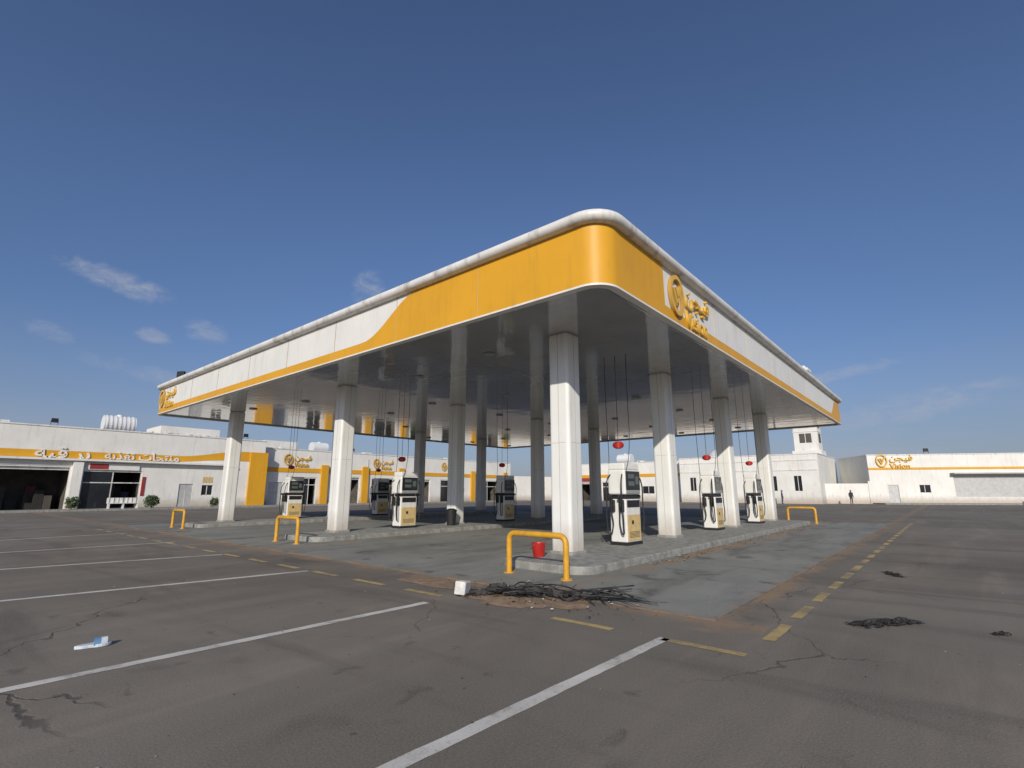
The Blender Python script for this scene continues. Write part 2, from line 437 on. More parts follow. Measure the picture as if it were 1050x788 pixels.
def floodlight(parent,x,y,z,rz=0,s=1):
    b=MB(); b.box(-.22*s,.22*s,-.08*s,.08*s,.25*s,.6*s); b.box(-.25*s,-.22*s,-.03,.03,.0,.45*s); b.box(.22*s,.25*s,-.03,.03,0,.45*s); b.box(-.25*s,.25*s,-.03,.03,-.02,.02)
    return b.obj('floodlight',M['black'],parent,bevel=.015,loc=(x,y,z),rz=rz)
floodlight(can,.3,24.2,ZT+.24,rad(-60),.9)
floodlight(can,25.9,.1,ZT+.24,0,.7)

pump_pos=[(5.3,2.35),(12.4,2.4),(17.8,2.35),(5.4,12.3),(11.6,12.3),(17.8,12.3),(5.9,22.6),(11.4,22.4),(17.8,22.4)]
for (pa,pb) in pump_pos:
    for dy in (-.35,.35):
        tube('hose_cable',[(pa-.25,pb+dy,ZB),(pa-.25,pb+dy,4.2),(pa-.25,pb+dy*.9,2.6),(pa-.4,pb+dy*.7,2.0)],.009,M['black'],can)
    tube('hose_cable',[(pa-.25,pb,ZB),(pa-.25,pb,4.2),(pa-.25,pb,2.95)],.008,M['black'],can)
    b=MB()
    for k in range(8):
        z0=-.10+k*.025
        def rr(z): return .16*math.sqrt(max(.02,1-(z/.11)**2))
        b.cyl(0,0,z0,z0+.025,rr(z0),rr(z0+.025),n=16)
    b.obj('cable_bob',M['red'],can,smooth=True,loc=(pa-.25,pb,2.88))

# ------------------------------------------------------------------ islands
def stadium(x0,x1,y0,y1,r,n=8):
    pts=[]
    for (cx,cy,a0) in [(x1-r,y1-r,0),(x0+r,y1-r,90),(x0+r,y0+r,180),(x1-r,y0+r,270)]:
        for i in range(n+1):
            a=rad(a0+90*i/n); pts.append((cx+r*math.cos(a),cy+r*math.sin(a)))
    return pts
for bb in CB:
    b=MB(); b.prism(stadium(.75,21.6,bb-1.6,bb+.75,.5),-.01,.17)
    b.obj('pump_island',M['kerb'],bevel=.03)
def hoop(x,y0,y1):
    e=empty('crash_barrier',(x,(y0+y1)/2,0)); w=(y1-y0)/2
    h=.78; r=.14; pts=[(0,-w,.0),(0,-w,.3),(0,-w,h-r)]
    for i in range(1,6):
        a=rad(180-90*i/5*1); pts.append((0,-w+r+r*math.cos(a),h-r+r*math.sin(a)))
    for i in range(0,6):
        a=rad(90-90*i/5); pts.append((0,w-r+r*math.cos(a),h-r+r*math.sin(a)))
    pts+=[(0,w,.3),(0,w,0)]
    cu=tube('hoop',pts,.057,M['yellow2'],e,res=5)
    for s in cu.data.splines:
        for p in s.bezier_points: p.handle_left_type='VECTOR'; p.handle_right_type='VECTOR'
    b=MB(); b.cyl(0,-w,.012,.03,.11,n=16); b.cyl(0,w,.012,.03,.11,n=16); b.obj('base_plates',M['yellow2'],e)
for bb in CB: hoop(.22,bb-1.5,bb-.12)
hoop(21.9,.65,1.9); hoop(21.9,10.8,12.2)

# ------------------------------------------------------------------ dispensers
def dispenser(x,y,rz=0):
    e=empty('fuel_dispenser',(x,y,.17),rz)
    b=MB(); b.box(-.42,.42,-.27,.27,0,.08); b.obj('plinth',M['black'],e,bevel=.01)
    b=MB(); b.box(-.40,.40,-.25,.25,.08,1.22); b.obj('cabinet',M['cream'],e,bevel=.025)
    b=MB(); b.box(-.36,.36,-.21,.21,1.22,1.34); b.obj('neck',M['black'],e,bevel=.01)
    b=MB(); b.box(-.44,.44,-.27,.27,1.34,2.02); b.obj('head',M['cream'],e,bevel=.05,seg=3)
    b=MB(); b.box(-.42,.42,-.25,.25,2.02,2.2); b.obj('crown',M['cream'],e,bevel=.03)
    b=MB(); b2=MB(); b3=MB(); b4=MB(); b5=MB(); b6=MB()
    for s in (-1,1):
        def bx(bb,x0,x1,d0,d1,z0,z1): bb.box(x0,x1,min(s*d0,s*d1),max(s*d0,s*d1),z0,z1)
        bx(b,-.36,.36,.25,.262,.12,.80)
        bx(b2,-.39,.39,.27,.281,1.46,1.98)
        bx(b6,-.38,.38,.27,.279,1.37,1.45)
        bx(b3,-.26,.06,.281,.287,1.78,1.90); bx(b3,-.26,.06,.281,.287,1.58,1.70); bx(b3,.14,.3,.281,.287,1.62,1.84)
        bx(b4,-.34,.34,.25,.266,1.0,1.19)
        bx(b5,-.13,-.03,.262,.266,.55,.65)
        for k in range(5): bx(b5,-.28,.28,.262,.265,.2+k*.035,.212+k*.035)
    b.obj('lower_panels',M['disp_y'],e,bevel=.005); b2.obj('display_bezels',M['glass'],e,bevel=.005)
    b3.obj('displays',M['lcd'],e); b4.obj('trim_panels',M['black'],e,bevel=.004); b5.obj('labels_vents',M['black'],e); b6.obj('keypad_strip',M['headg'],e)
    for sx in (-1,1):
        for sy in (-1,1):
            b=MB()
            X0=sx*.40; X1=sx*.50
            b.box(min(X0,X1),max(X0,X1),sy*.14-.065,sy*.14+.065,.88,1.2)
            X2=sx*.54
            b.box(min(sx*.46,X2),max(sx*.46,X2),sy*.14-.035,sy*.14+.035,1.0,1.34)
            b.box(min(sx*.5,sx*.62),max(sx*.5,sx*.62),sy*.14-.025,sy*.14+.025,1.24,1.33)
            b.obj('nozzle',M['black'],e,bevel=.015)
            j=random.uniform(-.04,.04)
            tube('hose',[(sx*.42,sy*.18,1.9),(sx*.54,sy*.22,1.75),(sx*(.58+j),sy*.24,1.1),(sx*(.56+j),sy*.25,.5),(sx*.52,sy*.2,.3+j),(sx*.50,sy*.12,.45),(sx*.53,sy*.13,.9),(sx*.54,sy*.14,1.05)],.019,M['black'],e)
for (pa,pb) in pump_pos: dispenser(pa,pb,rad(random.uniform(-1.5,1.5)))

e=empty('bucket',(1.55,2.55,.17))
n=24; b=MB()
for i in range(n):
    a0=2*math.pi*i/n;a1=2*math.pi*(i+1)/n
    q=lambda r,a,z:(r*math.cos(a),r*math.sin(a),z)
    b.poly([q(.12,a0,0),q(.12,a1,0),q(.165,a1,.3),q(.165,a0,.3)])
    b.poly([q(.155,a0,.3),q(.165,a0,.3),q(.165,a1,.3),q(.155,a1,.3)])
    b.poly([q(.11,a0,.02),q(.155,a0,.3),q(.155,a1,.3),q(.11,a1,.02)])
b.poly([q(.12,2*math.pi*i/n,.015) for i in range(n)])
b.obj('pail',M['red'],e,smooth=True)
tube('handle',[(.16,0,.28),(.15,.12,.2),(0,.175,.16),(-.15,.12,.2),(-.16,0,.28)],.006,M['metal'],e)
def bin_(x,y):
    e=empty('trash_bin',(x,y,.17)); b=MB(); b.cyl(0,0,0,.6,.18,.23,n=24); b.cyl(0,0,.6,.64,.25,n=24); b.cyl(0,0,.64,.7,.23,.12,n=24)
    b.obj('bin_body',M['black'],e,bevel=.01)
bin_(7.6,11.9)

# ------------------------------------------------------------------ debris
def crumple(name,cx,cy,lx,ly,rz,h,m,seed,nx=70,ny=24,jag=.3,taper=0):
    b=MB(); idx={}
    for i in range(nx+1):
        for j in range(ny+1):
            u=i/nx-.5;v=j/ny-.5
            w=(1-jag*abs(noise.noise(Vector((u*9,seed,0))))*2)*(1-taper*(u+.5))
            x=u*lx+.04*noise.noise(Vector((u*14,v*9,seed))); y=v*ly*w+.12*noise.noise(Vector((u*5,seed+3,0)))
            ed=min(1,4*min(.5-abs(u),.5-abs(v))+.05)*(1-.7*taper*(u+.5))
            z=.01+h*ed*(abs(noise.noise(Vector((u*8,v*5,seed))))*1.4+.6*abs(noise.noise(Vector((u*26,v*16,seed)))))
            idx[i,j]=len(b.v); b.v.append((x,y,z))
    for i in range(nx):
        for j in range(ny):
            u=i/nx-.5;v=j/ny-.5
            if abs(v)>.28 and noise.noise(Vector((u*22,v*5,seed+9)))>.08: continue
            if abs(u)>.42 and noise.noise(Vector((u*9,v*14,seed+4)))>.05: continue
            b.f.append((idx[i,j],idx[i+1,j],idx[i+1,j+1],idx[i,j+1])); b.m.append(0)
    return b.obj(name,m,loc=(cx,cy,.004),rz=rz)
crumple('torn_black_tarp',-1.3,.35,2.5,.46,rad(-60),.24,M['card'],3.1,taper=.75)
crumple('torn_cardboard',.2,-3.85,1.0,.34,rad(-33),.05,M['card'],8.2)
crumple('torn_cardboard',4.9,-3.6,.7,.2,rad(20),.03,M['card'],2.7,jag=.6)
crumple('torn_cardboard',.44,-4.9,.2,.09,rad(-30),.03,M['card'],5.7,nx=16,ny=8)
b=MB(); dv=Vector((.5,-.866,0)); nv=Vector((.866,.5,0))
for k in range(80):
    t0=random.uniform(-1.0,1.35); L=random.uniform(.25,.8); a=rad(-60)+random.gauss(0,.5)
    c0=Vector((-1.3,.35,0))+dv*t0+nv*random.gauss(0,.13)
    z=random.uniform(.02,.17)*(1-.4*max(0,t0)); w=random.uniform(.006,.018)
    p=Vector((c0.x,c0.y,z)); q=p+Vector((math.cos(a)*L,math.sin(a)*L,random.uniform(-z+.012,.02))); t=Vector((-math.sin(a)*w,math.cos(a)*w,0))
    mdp=(p+q)/2+Vector((0,0,random.uniform(-.02,.06))); mdp.z=max(mdp.z,.012)
    b.poly([p+t,mdp+t,mdp-t,p-t]); b.poly([mdp+t,q+t*.3,q-t*.3,mdp-t])
b.obj('wire_scraps',M['black'])
for k in range(7):
    off=random.gauss(0,.16); t0=random.uniform(-1,-.2); pts=[]
    for i in range(8):
        c0=Vector((-1.3,.35,0))+dv*(t0+i*random.uniform(.22,.3))+nv*(off+random.uniform(-.13,.13))
        pts.append((c0.x,c0.y,random.uniform(.02,.16)))
    tube('tangled_cable',pts,.011,M['black'])
b=MB(); b.box(-.13,.13,-.09,.09,0,.2)
o=b.obj('foam_block',M['paper'],bevel=.02,loc=(-1.93,1.42,.01)); o.rotation_euler=(rad(4),rad(6),rad(25))
def sandpatch(name,cx,cy,rx,ry,seed,h=.03,rz=0):
    b=MB(); N=48; rings=8
    for r in range(rings+1):
        for i in range(N):
            a=2*math.pi*i/N; rr=r/rings*(1+.55*noise.noise(Vector((math.cos(a)*1.6,math.sin(a)*1.6,seed)))+.25*noise.noise(Vector((math.cos(a)*5,math.sin(a)*5,seed))))
            x=rx*rr*math.cos(a);y=ry*rr*math.sin(a)
            z=h*(1-(r/rings)**2)*(.6+.8*abs(noise.noise(Vector((x*3,y*3,seed)))))+(.0005 if r==rings else .002)
            b.v.append((x,y,z))
    for r in range(rings):
        for i in range(N):
            j=(i+1)%N; b.f.append((r*N+i,r*N+j,(r+1)*N+j,(r+1)*N+i)); b.m.append(0)
    return b.obj(name,M['drift'],loc=(cx,cy,.005),smooth=True,rz=rz)
sandpatch('sand_drift',-1.5,.5,.7,.95,1.3,.03)
sandpatch('sand_drift',-1.5,2.6,.3,.8,5.3,.015)
sandpatch('sand_drift',8,.62,3.6,.16,7.7,.03)
sandpatch('sand_drift',15,.66,2.2,.12,9.7,.03)
b=MB()
def flake(x,y,s,z=.016,thick=.4):
    a=random.uniform(0,6.28);pts=[]
    for k in range(5):
        t=a+k*1.2566; r=s*random.uniform(.5,1)
        pts.append((x+r*math.cos(t),y+r*math.sin(t)*.7,z+random.uniform(0,s*thick)))
    b.poly(pts,random.choice([0,0,0,1,1,1,2]))
for k in range(420): flake(random.uniform(3,20),.74-abs(random.gauss(0,.3)),random.uniform(.01,.055))
for k in range(220): flake(random.gauss(-1.3,.55),random.gauss(.5,.9),random.uniform(.01,.045),.03)
for k in range(260): flake(random.uniform(-7,-1.2),random.uniform(-4,14),random.uniform(.005,.018),.006)
for k in range(90): flake(random.uniform(-3,9),random.uniform(-7,-3),random.uniform(.005,.018),.006)
for k in range(200): flake(random.uniform(-1.3,22),-2.3+random.gauss(0,.3),random.uniform(.008,.025),.016)
for k in range(120): flake(random.uniform(-.8,20),random.uniform(-2,12),random.uniform(.008,.03))
b.obj('litter',[M['card'],mat('leaf_litter',(.25,.14,.07),.9,var=.4,vs=15),M['paper']])

e=empty('slipper',(-6.34,2.41,.004),rad(-8))
def sole(L,w,n=14):
    pts=[]
    for i in range(n*2):
        t=math.pi*2*i/(n*2); x=math.cos(t)*L/2
        wv=w*(.5+.13*math.cos(t)-.12*math.exp(-((math.cos(t)+.15)/.35)**2))
        pts.append((x,math.sin(t)*wv))
    return pts
b=MB(); b.prism(sole(.31,.14),0,.032); b.obj('sole',M['slip'],e,bevel=.006)
b=MB(); n=10
for i in range(n):
    a0=math.pi*i/n;a1=math.pi*(i+1)/n
    for (x0,x1,s0,s1) in [(.0,.06,.060,.064),(.06,.115,.064,.052)]:
        p=lambda x,a,s:(x,math.cos(a)*s,.02+math.sin(a)*.065)
        b.poly([p(x0,a0,s0),p(x1,a0,s1),p(x1,a1,s1),p(x0,a1,s0)],0 if x0>0 else 1)
b.obj('strap',[M['slip'],M['slipb']],e,smooth=True)

# ------------------------------------------------------------------ buildings
def building(name,loc,rz,length,height,depth,openings,mat_w=None):
    e=empty(name,loc,rz); w=MB(); mw=mat_w or M['wall']; th=.3
    ops=sorted(openings); x=0
    for (x0,x1,z0,z1,k) in ops:
        w.box(x,x0,0,th,0,height)
        w.box(x0,x1,0,th,z1,height)
        if z0>0: w.box(x0,x1,0,th,0,z0)
        x=x1
    w.box(x,length,0,th,0,height)
    w.box(0,th,th,depth,0,height); w.box(length-th,length,th,depth,0,height); w.box(th,length-th,depth-th,depth,0,height)
    w.obj('walls',mw,e)
    r=MB(); r.box(th,length-th,th,depth-th,height-.75,height-.55); r.obj('roof',M['wall2'],e)
    c=MB(); c.box(-.06,length+.06,-.06,th+.06,height,height+.12); c.box(-.06,th+.06,th+.06,depth+.06,height,height+.12); c.box(length-th-.06,length+.06,th+.06,depth+.06,height,height+.12)
    c.obj('parapet_coping',M['rim'],e,bevel=.02)
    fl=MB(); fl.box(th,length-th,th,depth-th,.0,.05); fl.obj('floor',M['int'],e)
    it=MB(); sh=MB(); gl=MB(); dr=MB(); goods=MB(); fr=MB()
    for (x0,x1,z0,z1,k) in ops:
        if k in('shop','garage'):
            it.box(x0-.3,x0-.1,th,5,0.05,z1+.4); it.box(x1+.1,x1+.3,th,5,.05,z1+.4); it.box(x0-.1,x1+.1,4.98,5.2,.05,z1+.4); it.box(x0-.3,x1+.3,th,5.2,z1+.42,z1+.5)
            fr.box(x0,x0+.08,.05,.2,0,z1); fr.box(x1-.08,x1,.05,.2,0,z1); fr.box(x0+.08,x1-.08,.05,.25,z1-.12,z1)
            for row in (2.6,3.5,4.4):
                gx=x0+.3
                while gx<x1-.8:
                    wd=random.uniform(.25,.8); hh=random.uniform(.5,2.3)
                    if random.random()<.7: goods.box(gx,gx+wd-.03,row,row+.4,.05,hh,random.choice([0,0,0,1,2,3,4,0]))
                    gx+=wd
            if k=='garage': fr.box(x0+.08,x1-.08,.26,.5,z1-.35,z1-.02)
            if k=='shop':
                mx=(x0+x1)/2
                fr.box(mx-.04,mx+.04,.1,.16,0,z1-.12); fr.box(x0+.08,mx-.04,.1,.16,2.3,2.38); fr.box(mx+.04,x1-.08,.1,.16,2.3,2.38)
                gl.box(x0+.08,mx-.04,.12,.14,0.02,z1-.12)
        elif k=='shutter':
            z=z0
            while z<z1: sh.box(x0,x1,.12+.02*(int(z*10)%2),.2,z,min(z+.1,z1)); z+=.1
        elif k=='door':
            dr.box(x0+.02,x1-.02,.08,.14,z0,z1-.02); fr.box((x0+x1)/2-.02,(x0+x1)/2+.02,.06,.08,z0,z1)
        elif k=='window':
            gl.box(x0,x1,.14,.18,z0,z1); fr.box((x0+x1)/2-.03,(x0+x1)/2+.03,.1,.14,z0,z1); fr.box(x0,x1,.1,.13,z0,z0+.05); 
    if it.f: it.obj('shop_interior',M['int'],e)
    if goods.f: goods.obj('shop_goods',[M['dark'],M['redgoods'],M['bluegoods'],M['tangoods'],M['int']],e)
    if sh.f: sh.obj('shutters',M['steel'],e)
    if gl.f: gl.obj('window_glass',M['glass'],e)
    if dr.f: dr.obj('doors',M['steel'],e)
    if fr.f: fr.obj('frames',M['rim'],e)
    dp=MB(); x=6.
    while x<length-1:
        if all(not(x0-.2<x<x1+.2) for (x0,x1,_,_,_) in ops): dp.cyl(x,-.05,.1,height-.6,.04,n=8)
        x+=7.3
    if dp.f: dp.obj('downpipes',M['wall2'],e)
    return e
def tank(parent,x,y,z,s=1):
    b=MB(); n=18
    b.cyl(y,z+.85*s,x-1.2*s,x+1.2*s,.75*s,n=24,axis='x')
    for k in range(-3,4): b.cyl(y,z+.85*s,x+k*.33*s-.05,x+k*.33*s+.05,.79*s,n=24,axis='x')
    b.cyl(x,y,z+1.5*s,z+1.72*s,.25*s,n=16)
    b.obj('water_tank',M['tank'],parent)
    b=MB()
    for k in (-.8,.8): b.box(x+k*s-.06,x+k*s+.06,y-.7*s,y+.7*s,z-.6,z+.2*s)
    b.obj('tank_stand',M['metal'],parent)
def ac(parent,x,y,z):
    b=MB(); b.box(x-.6,x+.6,y-.35,y+.35,z,z+.9); b.obj('air_conditioner',M['rim'],parent,bevel=.03)
    b=MB(); b.cyl(x-.2,z+.45,y-.37,y-.345,.33,n=20,axis='y'); b.obj('fan_grille',M['black'],parent)
A0=-16
L=building('shop_building',(A0,52,0),0,33.2,6.9,9,
  [(2,8.5,0,3.7,'garage'),(9.2,17.1,0,3.7,'garage'),(17.9,22.2,0,3.4,'shop'),(25.3,26.5,0,2.3,'door'),(27.3,28.3,1.2,2.2,'window'),(29.5,30.6,0,2.3,'door')])
b=MB(); b.box(17.15,17.85,-.35,-.003,0,4.1); b.box(8.5,9.2,-.35,-.003,0,4.1); b.obj('front_piers',M['wall'],L,bevel=.02)
b=MB(); b.box(0,30.0,-.5,-.003,4.15,4.32); b.obj('canopy_ledge',M['wall'],L)
b=MB(); N=60; prev=None
for i in range(N+1):
    x=33.2*i/N
    top=4.95+.75*sm((x-25)/6.0); bot=4.36+ .35*sm((x-24)/5)
    cur=(x,bot,top)
    if prev: b.poly([(prev[0],-.03,prev[1]),(cur[0],-.03,cur[1]),(cur[0],-.03,cur[2]),(prev[0],-.03,prev[2])])
    prev=cur
b.obj('yellow_band',M['yellow'],L)
b=MB(); b.box(31.6,33.2,-.25,-.035,0,5.69); b.box(33.203,33.45,-.25,2,0,5.69); b.obj('yellow_pier',M['yellow'],L,bevel=.02)
text('\uFEEA\uFEF4\uFED7 \uFEAE\uFE91',1.25,M['white'],L,(14.6,-.06,4.35),(rad(90),0,0),.05,1.3)
text('\uFEEA\uFEF3\uFEAC\uFED0\uFE97 \uFE95\uFE8E\uFEA0\uFE98\uFEE8\uFEE3',.95,M['white'],L,(19.2,-.06,4.4),(rad(90),0,0),.05,1.1)
b=MB(); b.box(18.2,21.9,-.12,-.003,3.45,4.0); b.obj('shop_sign',M['white'],L)
b=MB(); b.box(18.3,19.6,-.14,-.121,3.5,3.95); b.box(22.25,22.5,-.06,-.003,1.2,2.9); b.obj('shop_sign_red',M['redsign'],L)
b=MB(); b.box(27.3,28.2,-.03,-.003,2.45,3.0); b.obj('notice_board',M['disp_y'],L)
tank(L,20.8,4.5,7.1,1.05)
for x in (12.5,25,27.0,28.6): ac(L,x,3.5,6.6)
floodlight(L,15.5,.1,7.02,0,1.0); floodlight(L,31,.1,7.02,0,1.0)
b=MB(); b.box(24.0,29.5,3.2,8,6.15,8.1); b.obj('roof_room',M['wall'],L)
L2=building('shop_building',(17.7,53,0),0,42,6.3,9,
  [(.6,2.2,0,2.6,'door'),(4.4,6.3,0,3.2,'shop'),(8.6,12.2,0,3.4,'garage'),(14,17.5,0,3.3,'shop'),(20,24,0,3.3,'garage'),(26,30,0,3.3,'shop'),(33.5,39,0,3.3,'shop')])
b=MB()
for x in (6.7,12.4,18.2,32.2,40): b.box(x,x+.9,-.3,-.063,0,4.7)
b.box(0,41.9,-.06,-.003,3.75,4.25)
b.obj('yellow_trim',M['yellow'],L2)
logo(L2,(2.0,-.06,4.3),0,1.35)
logo(L2,(14,-.06,4.35),0,1.3); logo(L2,(26,-.06,4.35),0,1.3)
tank(L2,9,5,6.4,.9); ac(L2,3.5,3,5.9); ac(L2,15,3,5.9); ac(L2,30,3,5.9); floodlight(L2,11,.1,6.42,0,.9)
b=MB(); b.box(1.5,5.5,4,8,5.55,7.6); b.obj('roof_room',M['wall'],L2)

B1=building('shop_building',(70,51,0),rad(-90),24,6.2,10,
  [(1,4,0,3.2,'shop'),(5,8.5,0,3.2,'garage'),(10,13,0,3.2,'shop'),(15,16.2,0,2.4,'door'),(17.5,19.5,1.2,2.4,'window'),(21,22.5,1.2,2.4,'window')])
b=MB(); b.box(.01,23.9,-.06,-.003,3.9,4.4); b.box(9,9.8,-.3,-.063,0,4.9); b.obj('yellow_trim',M['yellow'],B1)
b=MB(); b.box(5,8.5,-.14,-.07,3.3,3.85); b.obj('shop_sign',M['redsign'],B1)
tank(B1,12,5,6.3,1.1); tank(B1,20,5,6.3,1.0); ac(B1,16,3,5.8); ac(B1,7,3,5.8)
b=MB(); b.box(0,10.6,0,.25,0,4.2); b.obj('boundary_wall',M['wall'],loc=(59.72,53.3,0),rz=rad(-10))
B2=building('mosque',(68.5,26.5,0),rad(-90),18.5,6.4,14,
  [(1.5,2.4,1.6,3.6,'window'),(4,4.9,1.6,3.6,'window'),(6.5,7.4,1.6,3.6,'window'),(9,10.4,0,2.6,'door'),(12.5,13.4,1.6,3.6,'window'),(15.5,16.4,1.6,3.6,'window')])
b=MB(); b.box(0,18.4,-.05,-.003,4.3,4.45); b.box(0,18.4,-.05,-.003,5.6,5.75); b.obj('string_courses',M['rim'],B2)
b=MB(); b.cyl(4,7,5.7,6.5,2.3,n=32)
for k in range(10):
    a=rad(9*k);a2=rad(9*(k+1)); b.cyl(4,7,6.5+1.7*math.sin(a),6.5+1.7*math.sin(a2),2.2*math.cos(a),max(.02,2.2*math.cos(a2)),n=32)
b.obj('dome',M['tank'],B2,smooth=True)
ac(B2,11,3,6.1)
mn=empty('minaret',(75,10.0,0))
b=MB(); b.box(-1.8,1.8,-1.8,1.8,0,7.2); b.box(-1.5,1.5,-1.5,1.5,7.2,12.5); b.box(-2,2,-2,2,12.5,13.0); b.box(-2.05,-1.9,-2.05,2.05,13,14); b.box(1.9,2.05,-2.05,2.05,13,14); b.box(-1.9,1.9,-2.05,-1.9,13,14); b.box(-1.9,1.9,1.9,2.05,13,14)
b.box(-1.1,1.1,-1.1,1.1,13.0,16.8); b.box(-1.35,1.35,-1.35,1.35,16.8,17.15)
for sx in(-1,1):
    for sy in (-1,1): b.box(sx*.95-.18,sx*.95+.18,sy*.95-.18,sy*.95+.18,17.15,18.7)
b.box(-1.3,1.3,-1.3,1.3,18.7,19.1); b.box(-.9,.9,-.9,.9,19.1,19.5)
for k in (8.3,10.4): b.box(-1.56,1.56,-1.56,1.56,k+1.5,k+1.65)
b.obj('tower',M['wall'],mn,bevel=.03)
b=MB()
for z in (8.3,10.4):
    for t in (-.75,.05):
        b.box(-1.53,-1.505,t,t+.7,z,z+1.3); b.box(t,t+.7,-1.53,-1.505,z,z+1.3)
b.box(-1.83,-1.805,-.5,.5,4,6)
b.obj('openings',M['int'],mn)

R=building('service_building',(73.6,3.2,0),rad(-61.4),60,6.2,9,
  [(9.5,26,.9,3.6,'shutter'),(28.5,44,.9,3.6,'shutter'),(2,3.2,0,2.4,'door'),(5.6,6.8,1.4,2.4,'window')])
b=MB(); b.box(.01,59.9,-.06,-.003,4.35,4.62); b.obj('yellow_trim',M['yellow'],R)
b=MB(); b.box(9.2,44.3,-.9,-.003,3.75,3.9); b.obj('awning',M['wall2'],R)
logo(R,(.9,-.08,4.35),0,1.75)
floodlight(R,7,.1,6.32,0,1.2); floodlight(R,24,.1,6.32,0,1.2)
ac(R,30,3,5.8)
b=MB(); b.box(0,5.4,0,.25,0,2.6); b.box(5.2,5.7,-.1,.35,0,2.9); b.obj('boundary_wall',M['wall'],loc=(71.5,8.2,0),rz=rad(-66))
b=MB(); b.box(0,40,0,.25,0,2.8); b.obj('boundary_wall',M['wall'],loc=(-60,54,0))
b=MB(); b.box(-16,60,49.2,51.9,-.01,.15); b.obj('sidewalk',M['kerb'],bevel=.02)
b=MB(); b.box(0,60,-3.2,-.07,-.01,.15); b.obj('sidewalk',M['kerb'],bevel=.02,loc=(73.6,3.2,0),rz=rad(-61.4))
b=MB()
for k in range(14): b.box(12+k*3.2,12+k*3.2+2.6,-7.2,-6.8,0,.5)
b.obj('concrete_barriers',M['rim'],bevel=.05,loc=(73.6,3.2,0),rz=rad(-61.4))

def shrub(x,y,s):
    e=empty('shrub',(x,y,0)); b=MB()
    z0=.15
    for k in range(420):
        v=Vector((random.gauss(0,1),random.gauss(0,1),random.gauss(0,1))).normalized()*random.uniform(.25,1)**.6
        q=1+.5*noise.noise(v*2+Vector((x,y,0)))
        p=Vector((v.x*s*.7*q,v.y*s*.7*q,z0+s*.75+v.z*s*.7*q)); 
        d=Vector((random.gauss(0,1),random.gauss(0,1),random.gauss(.5,1))).normalized()*s*.18
        t=d.cross(Vector((random.random(),random.random(),.3))).normalized()*s*.05
        b.poly([p-d,p+t,p+d,p-t])
    b.obj('foliage',M['leaf'],e)
    b=MB(); b.cyl(0,0,.0,s*.9,.05,.03,n=8)
    b.obj('stem',M['pot'],e)
for (x,y,s) in [(1.2,49.8,.7),(6.6,49.6,.8),(11.8,49.8,.6),(36,50,.9),(44,50,.8),(55,50,1.0)]: shrub(x,y,s)
e=empty('bench',(4.6,49.9,.15)); b=MB()
b.box(-1.1,1.1,-.25,.25,.42,.47); b.box(-1.1,1.1,.25,.3,.47,.9)
for k in (-1,0,1): b.box(k-.05,k+.05,-.22,.22,0,.42)
for k in range(7): b.box(-1+k*.32,-.94+k*.32,.2,.24,.5,.9)
b.obj('frame',M['rim'],e)

def person(x,y,z,rz,top,legs):
    e=empty('person',(x,y,z),rz)
    V=[(0,0,.95),(0,0,1.2),(0,0,1.43),(0,0,1.53),
       (-.18,0,1.40),(-.25,.03,1.12),(-.24,-.1,.88),(.18,0,1.40),(.25,.03,1.12),(.24,-.08,.88),
       (-.1,0,.9),(-.11,-.03,.5),(-.12,.04,.08),(-.13,-.12,.04),(.1,0,.9),(.11,.02,.5),(.13,.06,.08),(.14,-.1,.04)]
    Ed=[(0,1),(1,2),(2,3),(2,4),(4,5),(5,6),(2,7),(7,8),(8,9),(0,10),(10,11),(11,12),(12,13),(0,14),(14,15),(15,16),(16,17)]
    Rr=[.15,.15,.13,.06,.075,.055,.04,.075,.055,.04,.1,.07,.05,.04,.1,.07,.05,.04]
    me=bpy.data.meshes.new('body'); me.from_pydata(V,Ed,[]); o=bpy.data.objects.new('body',me); link(o,e)
    me.materials.append(top)
    md=o.modifiers.new('skin','SKIN')
    for i,r in enumerate(Rr): me.skin_vertices[0].data[i].radius=(r,r*.8)
    me.skin_vertices[0].data[0].use_root=True
    o.modifiers.new('sub','SUBSURF').levels=2
    bm=bmesh.new(); bmesh.ops.create_uvsphere(bm,u_segments=20,v_segments=14,radius=.11)
    for v in bm.verts:
        v.co.z*=1.2; 
        if v.co.y<-.07 and abs(v.co.x)<.03 and -.04<v.co.z<.02: v.co.y-=.02
        if v.co.z<-.05: v.co.x*=.8
    mh=bpy.data.meshes.new('head'); bm.to_mesh(mh); bm.free(); mh.materials.append(M['skin']); mh.materials.append(M['cloth_d'])
    for p in mh.polygons:
        p.use_smooth=True
        if p.center.z>.06 or p.center.y>.03: p.material_index=1
    h=bpy.data.objects.new('head',mh); h.location=(0,-.01,1.64); link(h,e)
    for sx in (-1,1):   # hands
        hb=MB(); hb.box(-.03,.03,-.012,.012,-.09,0)
        for k in range(4): hb.box(-.03+k*.016,-.017+k*.016,-.008,.008,-.16+abs(k-1.5)*.01,-.09)
        hb.box(-sx*.03-.008,-sx*.03+.008,-.03,-.012,-.09,-.03)
        ho=hb.obj('hand',M['skin'],e,bevel=.004,loc=(sx*.24,-.1 if sx<0 else -.08,.87),rz=rad(80*sx))
person(69.6,5.0,.0,rad(-50),M['cloth_d'],M['cloth_d'])
person(66.5,12.2,.0,rad(20),M['cloth_b'],M['cloth_d'])

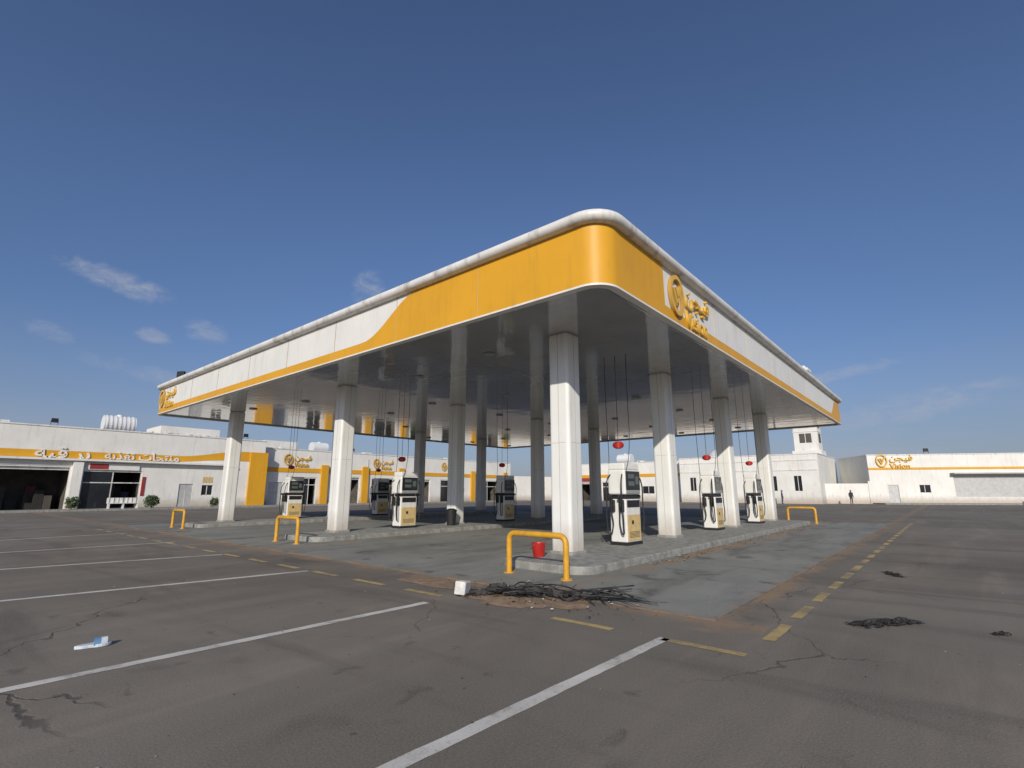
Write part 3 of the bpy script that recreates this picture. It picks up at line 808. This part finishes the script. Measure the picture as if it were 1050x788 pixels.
# ------------------------------------------------------------------ light, sky
SEL=rad(25); az=math.atan2(-.55,-.83)
sd=Vector((math.cos(az)*math.cos(SEL),math.sin(az)*math.cos(SEL),math.sin(SEL)))
sun=bpy.data.lights.new('sun','SUN'); sun.energy=3.8; sun.angle=rad(.6); sun.color=(1,.93,.82)
so=bpy.data.objects.new('sun',sun); so.rotation_euler=sd.to_track_quat('Z','Y').to_euler(); so.location=(-10,-10,30); link(so)
w=bpy.data.worlds.new('World'); scene.world=w; w.use_nodes=True; nt=NT(w.node_tree)
bg=w.node_tree.nodes['Background']
sky=nt.n('ShaderNodeTexSky'); sky.sky_type='NISHITA'; sky.sun_disc=False; sky.sun_elevation=SEL; sky.sun_rotation=math.atan2(sd.x,sd.y)
sky.altitude=300; sky.air_density=1.0; sky.dust_density=1.4; sky.ozone_density=3.0
tc=nt.n('ShaderNodeTexCoord'); gv=tc.outputs['Generated']
sx=nt.n('ShaderNodeSeparateXYZ'); nt.l(gv,sx.inputs[0]); Z=sx.outputs[2]
tint=nt.mix(nt.ramp(Z,0.0,.55),(.70,.74,.90),(.96,1.0,1.16))
base=nt.mix(1.0,sky.outputs[0],tint,'MULTIPLY')
hz=nt.ramp(Z,.30,.0,0,.5)
base=nt.mix(hz,base,(3.1,3.5,4.6))
puff=nt.noise(nt.scalev(gv,(1,1,2.0)),22,8,.68,.5)
tot=None
for (ca,ce,wx,wy,st) in [(83.8,19.2,3.4,.9,.36),(79.8,14.8,1.2,.6,.28),(75.7,15.9,1.6,1.0,.24),(61.7,22.4,1.5,1.8,.28),(69,14.2,1.8,.7,.22),(86.5,13.6,1.6,.7,.22),(4.8,11.2,4.0,.6,.26),(1.3,7.4,7.,1.1,.24),(76,10.5,6,.8,.18),(50,12,4,.8,.15)]:
    A=rad(ca);E=rad(ce); d=Vector((math.cos(A)*math.cos(E),math.sin(A)*math.cos(E),math.sin(E)))
    t=Vector((-math.sin(A),math.cos(A),0)); t=(t+Vector((0,0,.2 if ca>40 else -.15))).normalized(); up=d.cross(t)
    u=nt.dot(gv,tuple(t/math.sin(rad(wx)))); v=nt.dot(gv,tuple(up/math.sin(rad(wy))))
    r2=nt.math('ADD',nt.math('MULTIPLY',u,u),nt.math('MULTIPLY',v,v))
    k=nt.math('MULTIPLY',nt.ramp(r2,0,3.0,1,0),nt.math('GREATER_THAN',nt.dot(gv,tuple(d)),0))
    k=nt.math('MULTIPLY',nt.ramp(nt.math('ADD',puff,nt.math('MULTIPLY',k,.3)),.58,1.0),nt.math('MULTIPLY',k,st*1.7))
    tot=k if tot is None else nt.math('MAXIMUM',tot,k)
low=nt.math('MULTIPLY',nt.ramp(Z,.17,.02),nt.ramp(nt.noise(nt.scalev(gv,(1,1,7)),2.2,6,.6,.3),.40,.65))
cf=nt.math('MAXIMUM',tot,nt.math('MULTIPLY',low,.3))
c=nt.mix(cf,base,(4.6,4.8,5.6,1))
nt.l(c,bg.inputs['Color']); bg.inputs['Strength'].default_value=.09
scene.view_settings.view_transform='Standard'; scene.view_settings.look='None'; scene.view_settings.exposure=0

cam=bpy.data.cameras.new('camera'); cam.sensor_width=36; cam.lens=36*519/1050; cam.clip_start=.05; cam.clip_end=9000
co=bpy.data.objects.new('camera',cam); co.location=(-7.894,-4.674,1.6)
co.rotation_euler=(rad(90)+math.atan(110/519),0,rad(40.3-90)); link(co); scene.camera=co
